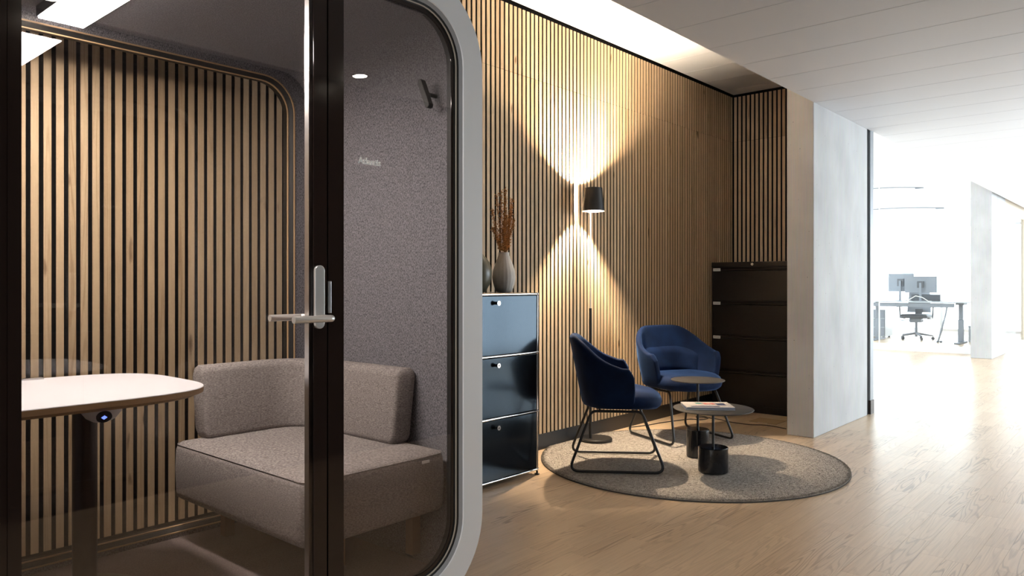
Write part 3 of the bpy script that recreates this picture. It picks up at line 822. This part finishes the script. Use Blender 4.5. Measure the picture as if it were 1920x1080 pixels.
for z in (ZL[0], ZL[1], ZL[2], ZL[3]):
    cpart(MB().box(CX0, CX1, CY0, CY1, z - .004, z + .004 if z != ZL[3] else z + .0055), 'shelf_panel', 'usm_metal')
for k in range(3):
    z0, z1 = ZL[k], ZL[k + 1]
    for y in (CY0, CY1): cpart(MB().box(CX0, CX1, y - .003, y + .003, z0, z1), 'side_panel', 'usm_metal')
    cpart(MB().box(CX0 - .002, CX0 + .002, CY0, CY1, z0, z1), 'back_panel', 'usm_metal')
    d_ = cpart(MB().box(CX1 - .006, CX1 + .0035, CY0 + .0085, CY1 - .0085, z0 + .0085, z1 - .0085), 'flap_door', 'usm_metal', bevel=.002)
    zk = z1 - .048; yk = 3.094
    cpart(MB().tube([(CX1 + .0035, yk, zk), (CX1 + .026, yk, zk)], .0085, 16), 'knob_stem', 'lamp_black', d_, smooth=True)
    cpart(MB().tube([(CX1 + .026, yk, zk), (CX1 + .030, yk, zk)], .0135, 24), 'knob', 'chrome', d_, smooth=True)
    cpart(MB().tube([(CX1 + .030, yk, zk), (CX1 + .0306, yk, zk)], .004, 12), 'keyhole', 'lamp_black', d_)
ZCT = ZL[3] + .0075

# ------------------------------------------------------------------ VASES, DRIED FLOWERS
VX, VY = -3.05, 3.375
vprof = [(.030, 0), (.045, .004), (.058, .030), (.068, .065), (.0715, .095), (.067, .130), (.055, .170), (.041, .205), (.0335, .226), (.032, .238), (.033, .243), (.029, .243), (.027, .236), (.036, .19), (.05, .14), (.05, .06), (.0, .02)]
va = MB().lathe(vprof, (0, 0, 0), 96, rf=lambda a, z: 1 - .016 * abs(math.cos(a * 9)) ** 3 * (1 if .004 < z < .23 else 0)).build('ribbed_vase', 'ceramic', loc=(VX, VY, ZCT), smooth=True, angle=60)
tag(va, 'ribbed pale grey ceramic vase holding dried flowers on the cabinet', 'vase')
v2 = MB().lathe([(.035, 0), (.055, .006), (.08, .05), (.092, .1), (.092, .13), (.078, .18), (.05, .215), (.03, .235), (.028, .26), (.024, .26), (.022, .23), (.0, .22)], (0, 0, 0), 64).build('round_vase', 'olive_glaze', loc=(-3.07, 3.155, ZCT), smooth=True, angle=60)
tag(v2, 'plain dark olive round vase on the cabinet beside the ribbed vase', 'vase')
fl = empty('dried_flowers', (VX, VY, ZCT + .03), 'bunch of rust brown dried flower stems in the ribbed vase', 'dried flowers')
rs = random.Random(3)
tips = [(-.075, .36), (-.055, .47), (-.035, .56), (-.02, .60), (.0, .55), (.012, .59), (.03, .50), (.045, .44), (.07, .46), (.10, .545), (.085, .42), (-.01, .46), (.02, .40)]
for i, (dy, hz) in enumerate(tips):
    dx = rs.uniform(-.05, .05); mb = MB()
    mouth = (dx * .28, dy * .20, .205)
    P = [Vector((mouth[0] * .3, mouth[1] * .3, .01)), Vector(mouth), Vector((dx * .7, dy * .62, .21 + (hz - .18) * .5)), Vector((dx, dy, hz))]
    pts = []
    for k in range(3):
        for q in range(5):
            t = q / 5; pts.append(P[k].lerp(P[k + 1], t))
    pts.append(P[-1]); mb.tube(pts, [.0016 - .0009 * k / len(pts) for k in range(len(pts))], 5)
    for q in range(230):
        t = rs.uniform(.34, 1.0); k = min(int(t * (len(pts) - 1)), len(pts) - 2)
        c = pts[k].lerp(pts[k + 1], t * (len(pts) - 1) - k)
        rad = abs(rs.gauss(0, .010)) * (1.15 - .5 * t) + .002; a = rs.random() * 2 * PI
        c2 = c + Vector((rad * math.cos(a), rad * math.sin(a), rs.uniform(-.004, .012)))
        if c2.z < .225: continue
        mb.tube([c, c2], .0004, 3, caps=False)
        s_ = rs.uniform(.002, .0042)
        mb.add([c2 + Vector(d) * s_ for d in ((1, 0, 0), (-1, 0, 0), (0, 1, 0), (0, -1, 0), (0, 0, 1.3), (0, 0, -1.3))],
               [(0, 2, 4), (2, 1, 4), (1, 3, 4), (3, 0, 4), (2, 0, 5), (1, 2, 5), (3, 1, 5), (0, 3, 5)])
    quick('flower_stem', mb, 'dry_rust', fl)

# ------------------------------------------------------------------ FILING CABINET
FY0, FY1, FX0, FX1, FZ = 6.375, 6.945, -3.19, -2.235, 1.335
fc = empty('filing_cabinet', ((FX0 + FX1) / 2, (FY0 + FY1) / 2, 0), 'black four-drawer lateral filing cabinet between slatted wall and concrete', 'cabinet')
fo = Vector((-(FX0 + FX1) / 2, -(FY0 + FY1) / 2, 0))
def fpart(mb, name, m, parent=None, **k): mb.xf(Matrix.Translation(fo)); return mb.build(name, m, parent or fc, **k)
fpart(MB().box(FX0, FX1, FY0 + .012, FY1, .0005, FZ - .045), 'body', 'file_metal', bevel=.002)
fpart(MB().box(FX0 - .002, FX1, FY0 - .004, FY1, FZ - .045, FZ), 'top', 'file_metal', bevel=.004)
fpart(MB().tube([(-2.80, FY0 - .004, FZ - .022), (-2.80, FY0 - .012, FZ - .022)], .012, 16), 'lock', 'steel_satin', smooth=True)
zs = [.058, .366, .676, .984, 1.288]
for k in range(4):
    z0, z1 = zs[k], zs[k + 1]
    d_ = fpart(MB().box(FX0 + .02, FX1 - .01, FY0 - .002, FY0 + .012, z0 + .004, z1 - .030), 'drawer_front', 'file_metal', bevel=.004)
    lip = [(0, z1 - .030), (-.014, z1 - .026), (-.018, z1 - .014), (-.012, z1 - .008), (-.004, z1 - .012), (.012, z1 - .012), (.012, z1 - .030)]
    fpart(MB().prism(lip, lambda p, q, t: (t, FY0 + p, q), FX0 + .02, FX1 - .01), 'pull_lip', 'file_metal', d_)
    if k > 0:
        fpart(MB().box(-3.165, -3.095, FY0 - .0225, FY0 - .0185, z1 - .034, z1 - .008), 'label_holder', 'card_white', d_)
        fpart(MB().box(-3.157, -3.103, FY0 - .0235, FY0 - .0226, z1 - .023, z1 - .019), 'label_line', 'office_grey', d_)
# ------------------------------------------------------------------ CABLES, FLOOR OUTLET
def cable(name, pix, r, label, z=.004):
    pts = [Vector(px_floor(u, v, r + .0004)) for u, v in pix]
    sm = []
    for i in range(len(pts) - 1):
        p0, p1, p2, p3 = pts[max(i - 1, 0)], pts[i], pts[i + 1], pts[min(i + 2, len(pts) - 1)]
        for k in range(6):
            t = k / 6
            sm.append(.5 * ((2 * p1) + (-p0 + p2) * t + (2 * p0 - 5 * p1 + 4 * p2 - p3) * t * t + (-p0 + 3 * p1 - 3 * p2 + p3) * t ** 3))
    sm.append(pts[-1])
    return tag(MB().tube(sm, r, 8).build(name, 'cable_black', smooth=True), label, 'cable')
cable('power_cable', [(1182, 801), (1212, 797.5), (1240, 792.5), (1262, 789.5), (1293, 786), (1315, 786.8), (1328, 784), (1318, 780.5), (1306, 781), (1308, 783.3), (1325, 783), (1336, 784.5), (1349, 786.5), (1368, 791), (1405, 796), (1438, 797.5), (1474, 804)], .0035,
      'black power cable lying on the floor behind the rug with a loose coil')
fo_ = px_floor(1440, 789.5)
ou = empty('floor_outlet', (fo_[0], fo_[1], 0), 'flush floor socket lid set in the oak parquet before the filing cabinet', 'floor outlet')
MB().box(-.115, .115, -.115, .115, .0002, .0008).build('dark_frame', 'gasket', ou)
MB().box(-.111, .111, -.111, .111, .0004, .0014).build('lid', 'oak_edge', ou)
MB().box(-.04, .04, -.117, -.108, .0006, .0018).build('cable_slot', 'alu', ou)

# ------------------------------------------------------------------ CORRIDOR DOWNLIGHTS: one known by its reflection, the others added as fill light
for yd in (-.6, 1.2, 2.97, 4.77, 6.57):
    dl = empty('downlight', (.02, yd, ZC), 'small round recessed corridor downlight, from a row mostly added for fill light', 'light', 'corridor downlights')
    MB().lathe([(.052, -.003), (.052, 0), (.0405, 0), (.0405, -.003), (.052, -.003)], (0, 0, 0), 32, caps=False).build('trim_ring', 'alu', dl, smooth=True)
    MB().lathe([(.0, -.0025), (.040, -.0025), (.040, -.0005), (.0, -.0005)], (0, 0, 0), 32).build('lens', 'downlight', dl)

# ------------------------------------------------------------------ OFFICE BEHIND GLASS
gp = empty('wall_glass', (0, 0, 0), kind='structure')
box('bottom_rail', 'white_paint', (-6.95, -2.36, 13.98, 14.04, 0, .11), gp)
box('top_rail', 'white_paint', (-6.95, -2.36, 13.98, 14.04, ZN - .03, ZN + .06), gp)
xx = -2.362
for k in range(3):
    box('pane', 'window_glass', (xx - 1.5, xx - .006, 14.004, 14.016, .11, ZN - .03), gp)
    box('joint_strip', 'card_white', (xx - 1.506, xx - 1.494 + .002, 14.0, 14.02, .11, ZN - .03), gp)
    xx -= 1.5
cp = empty('control_panel', (-2.37, 13.5, 1.6), 'narrow teal control panel on the side of the far concrete pillar', 'panel')
MB().box(-.02, .0095, -.04, .04, -.19, .17).build('housing', 'teal_panel', cp, bevel=.003)
MB().box(-.021, -.015, -.03, .03, -.02, .02).build('switch', 'card_white', cp)

DZ = .775; DY = 16.1
desk = empty('office_desk', (-3.8, DY, 0), 'pale height-adjustable desk with grey legs in the bright office', 'desk')
def dpart(mb, name, m, parent=None, **k): mb.xf(Matrix.Translation((3.8, -DY, 0))); return mb.build(name, m, parent or desk, **k)
dpart(MB().box(-4.95, -2.86, DY - .05, DY + .75, DZ, DZ + .02), 'desktop', 'office_desk', bevel=.004)
dpart(MB().box(-4.9, -3.14, DY, DY + .10, DZ - .085, DZ - .01), 'cable_tray', 'office_grey', bevel=.004)
dpart(MB().box(-3.14, -3.0, DY + .2, DY + .5, DZ - .04, DZ - .001), 'support_arm', 'office_grey')
for lx in (-4.55, -3.07):
    dpart(MB().box(lx - .045, lx + .045, DY + .27, DY + .36, .03, .45), 'lower_leg', 'office_grey', bevel=.005)
    dpart(MB().box(lx - .035, lx + .035, DY + .28, DY + .35, .45, DZ - .001), 'upper_leg', 'office_grey', bevel=.005)
    dpart(MB().box(lx - .05, lx + .05, DY - .05, DY + .65, .0005, .03), 'foot', 'office_grey', bevel=.005)
def monitor(x0, x1, z0, z1, y, rz, label):
    w = x1 - x0; hh = z1 - z0
    m_ = empty('monitor', ((x0 + x1) / 2, y, DZ + .02), label, 'monitor', 'monitors on the office desk', rz)
    b0 = z0 - DZ - .02
    MB().box(-w / 2, w / 2, -.012, .012, b0, b0 + hh).build('housing', 'office_grey', m_, bevel=.004)
    MB().box(-w / 2 + .01, w / 2 - .01, .0125, .0135, b0 + .01, b0 + hh - .01).build('screen', 'office_dark', m_)
    MB().box(-.06, .06, -.04, -.012, b0 + hh * .3, b0 + hh * .7).build('mount_box', 'office_dark', m_, bevel=.004)
    MB().box(-.02, .02, -.065, -.04, .012, b0 + hh * .6).build('stand_post', 'office_grey', m_, bevel=.003)
    MB().box(-.11, .11, -.14, .05, .0005, .012).build('stand_base', 'office_grey', m_, bevel=.003)
monitor(-4.38, -3.90, .985, 1.345, DY + .40, math.radians(-6), 'taller grey monitor standing further back of the two on the office desk')
monitor(-4.02, -3.46, .965, 1.285, DY + .22, math.radians(3), 'grey monitor with white cables standing in front of the taller monitor')
cc = MB().tube([(-4.02, DY + .0, DZ + .029), (-3.9, DY + .0, DZ + .05), (-3.78, DY + .0, DZ + .13), (-3.66, DY + .0, DZ + .10), (-3.56, DY + .0, DZ + .03), (-3.5, DY + .0, DZ + .029)], .008, 8).build('white_cable', 'card_white', smooth=True)
tag(cc, 'white cable arching over the desktop below the monitors', 'cable')
lt = MB().box(-3.98, -3.46, DY + .50, DY + .51, DZ + .025, DZ + .155).box(-3.98, -3.46, DY + .51, DY + .68, DZ + .0205, DZ + .03).build('laptop', 'office_dark', bevel=.003)
tag(lt, 'dark open laptop on the desk below the monitors', 'laptop')

oc = empty('office_chair', (-3.97, 16.95, 0), 'grey swivel office chair with armrests behind the desk', 'chair', rz=0)
MB().box(-.25, .25, -.24, .24, .44, .52).build('seat', 'office_dark', oc, bevel=.03, seg=3)
bkp = []
for k in range(7):
    t = k / 6; z = .55 + .43 * t; yv = .25 + .05 * math.sin(t * 2.2); w = .22 - .03 * t
    bkp.append([(-w, yv - .02 - .03, z), (-w * .4, yv, z), (w * .4, yv, z), (w, yv - .05, z), (w, yv - .02, z), (w * .4, yv + .03, z), (-w * .4, yv + .03, z), (-w, yv - .02, z)])
MB().loft(bkp, cap0=True, cap1=True).build('backrest', 'office_grey', oc, smooth=True)
MB().box(-.06, .06, .16, .27, .40, .62).build('spine', 'office_dark', oc, bevel=.01)
for s_ in (-1, 1):
    MB().tube([(s_ * .2, 0, .43), (s_ * .3, 0, .44), (s_ * .31, 0, .66)], .014, 8).build('arm_post', 'office_dark', oc, smooth=True)
    MB().box(s_ * .31 - .035, s_ * .31 + .035, -.13, .12, .66, .69).build('armrest', 'office_dark', oc, bevel=.01)
MB().box(-.11, .11, -.1, .1, .35, .44).build('mechanism', 'office_grey', oc, bevel=.02)
MB().tube([(-.28, -.02, .385), (.2, -.02, .385)], .008, 8).build('lever', 'office_dark', oc)
MB().tube([(0, 0, .06), (0, 0, .36)], .026, 14).build('gas_column', 'office_grey', oc, smooth=True)
for k in range(5):
    a = 2 * PI * k / 5 + .25; c, s_ = math.cos(a), math.sin(a)
    MB().tube([(0, 0, .13), (.30 * c, .30 * s_, .085)], [.024, .014], 8).build('base_arm', 'office_grey', oc, smooth=True)
    MB().tube([(.30 * c - .014 * s_, .30 * s_ + .014 * c, .033), (.30 * c + .014 * s_, .30 * s_ - .014 * c, .033)], .032, 16).tube([(.30 * c, .30 * s_, .05), (.30 * c, .30 * s_, .09)], .008, 8).build('castor', 'office_dark', oc, smooth=True)
chn = MB(); cps = []
for k in range(27):
    t = k / 26; x = -3.27 - .17 * t ** 1.6 - .02 * math.sin(t * 3); z = .69 - .675 * t
    cps.append((x, DY + .12 + .1 * t, z))
cps += [(-3.47, DY + .25, .018), (-3.42, DY + .3, .018), (-3.38, DY + .28, .018)]
for k in range(len(cps) - 1):
    P, Q = Vector(cps[k]), Vector(cps[k + 1]); d = Q - P
    chn.tube([P + d * .08, P + d * .62], .022 if k < 26 else .018, 8); chn.tube([P, Q], .009, 6)
tag(chn.build('cable_chain', 'office_grey', smooth=True), 'grey jointed cable chain hanging from the desk to the floor', 'cable chain')
bn = empty('waste_bin', (-2.88, 17.05, 0), 'grey mesh waste bin standing behind the desk leg', 'bin')
MB().box(-.16, .16, -.13, .13, .0005, .29).build('body', 'office_desk', bn, bevel=.008)
MB().box(-.165, .165, -.135, .135, .29, .315).build('rim', 'office_grey', bn, bevel=.004)
MB().box(-.13, .13, -.1345, -.131, .03, .25).build('front_panel', 'office_grey', bn)
for i, (yy, zz, x0, x1) in enumerate(((15.3, 2.90, -5.2, -3.46), (15.9, 2.56, -5.4, -3.25))):
    pd = empty('pendant_lamp', ((x0 + x1) / 2, yy, zz), ('upper thin arched pendant lamp over the office desk', 'lower thin arched pendant lamp over the office desk')[i], 'lamp', 'arched office pendants')
    hw = (x1 - x0) / 2
    MB().tube([(-hw + 2 * hw * k / 16, 0, .055 * (1 - (2 * k / 16 - 1) ** 2)) for k in range(17)], .010, 8).build('arched_bar', 'office_grey', pd, smooth=True)
    MB().box(hw - .14, hw, -.02, .02, -.012, .004).build('lamp_head', 'office_grey', pd, bevel=.003)
    for s_ in (-.5, .5):
        MB().tube([(hw * s_, 0, .04), (hw * s_, 0, ZN + .06 - zz)], .0012, 5).build('hanging_wire', 'card_white', pd)
    MB().box(-.5 * hw - .05, .5 * hw + .05, -.03, .03, ZN + .04 - zz, ZN + .06 - zz).build('ceiling_rose', 'card_white', pd)
pe = empty('pedestal', (-4.75, 17.2, 0), 'grey pedestal cabinet at the end of the office desk', 'cabinet')
MB().box(-.2, .2, -.28, .28, .03, .60).build('body', 'office_desk', pe, bevel=.004)
for k in range(3): MB().box(-.19, .19, -.292, -.281, .05 + .185 * k, .22 + .185 * k).build('drawer', 'office_grey', pe, bevel=.002)
for sx_ in (-.15, .15):
    for sy_ in (-.2, .2): MB().box(sx_ - .02, sx_ + .02, sy_ - .02, sy_ + .02, .0005, .03).build('foot', 'office_dark', pe)
pp = empty('potted_plant', (-4.58, 15.2, 0), 'green spiky potted plant standing before the office desk', 'plant')
MB().lathe([(.10, .0005), (.13, .25), (.12, .25), (.10, .2), (.0, .2)], (0, 0, 0), 24).build('pot', 'white_paint', pp, smooth=True)
rs = random.Random(5)
for k in range(18):
    a = rs.random() * 2 * PI; l = rs.uniform(.3, .55); hgt = rs.uniform(.2, .45); mb = MB(); lp = []
    for q in range(7):
        t = q / 6; r = l * .62 * t; z = .2 + hgt * math.sin(t * 2.1) * 1.1; w = .016 * (1 - t) ** .7 + .001
        lp.append([(r * math.cos(a) - w * math.sin(a), r * math.sin(a) + w * math.cos(a), z), (r * math.cos(a), r * math.sin(a), z + .004), (r * math.cos(a) + w * math.sin(a), r * math.sin(a) - w * math.cos(a), z), (r * math.cos(a), r * math.sin(a), z - .002)])
    mb.loft(lp, cap0=True, cap1=True).build('leaf', 'leaf', pp, smooth=True)

# sliding glazed door beyond the far pillar
sd = empty('door_1', (0, 0, 0), kind='structure')
SX = -2.15
box('lintel', 'pale_wood', (SX - .05, SX + .02, 14.5, 19.6, 2.42, ZC + .5), sd)
box('door_frame', 'pale_wood', (SX - .04, SX + .03, 14.5, 17.2, 2.34, 2.42), sd)
box('door_frame', 'pale_wood', (SX - .04, SX + .03, 14.5, 17.2, 0, .09), sd)
box('door_frame', 'pale_wood', (SX - .04, SX + .03, 16.9, 17.2, .09, 2.34), sd)
box('door_frame', 'pale_wood', (SX - .04, SX + .03, 14.5, 14.6, .09, 2.34), sd)
box('pane', 'window_glass', (SX - .006, SX + .002, 14.6, 16.9, .09, 2.34), sd)
cu_ = MB(); lp0 = []; lp1 = []
for k in range(161):
    y = 14.62 + 2.26 * k / 160; xx = SX - .12 + .03 * math.sin(k * .9); lp0.append((xx, y, .04)); lp1.append((xx, y, 2.40))
cu_.loft([lp0, lp1], close=False)
tag(cu_.build('curtain', 'curtain', smooth=True), 'white pleated curtain behind the wood framed glass door', 'curtain')
MB().tube([(SX - .12, 14.55, 2.41), (SX - .12, 16.95, 2.41)], .012, 8).build('curtain_rail', 'card_white', sd)
o = box('wall_side_far', 'white_paint', (SX - .05, SX + .02, 17.2, 19.6, 0, 2.42)); tag(o, kind='structure')
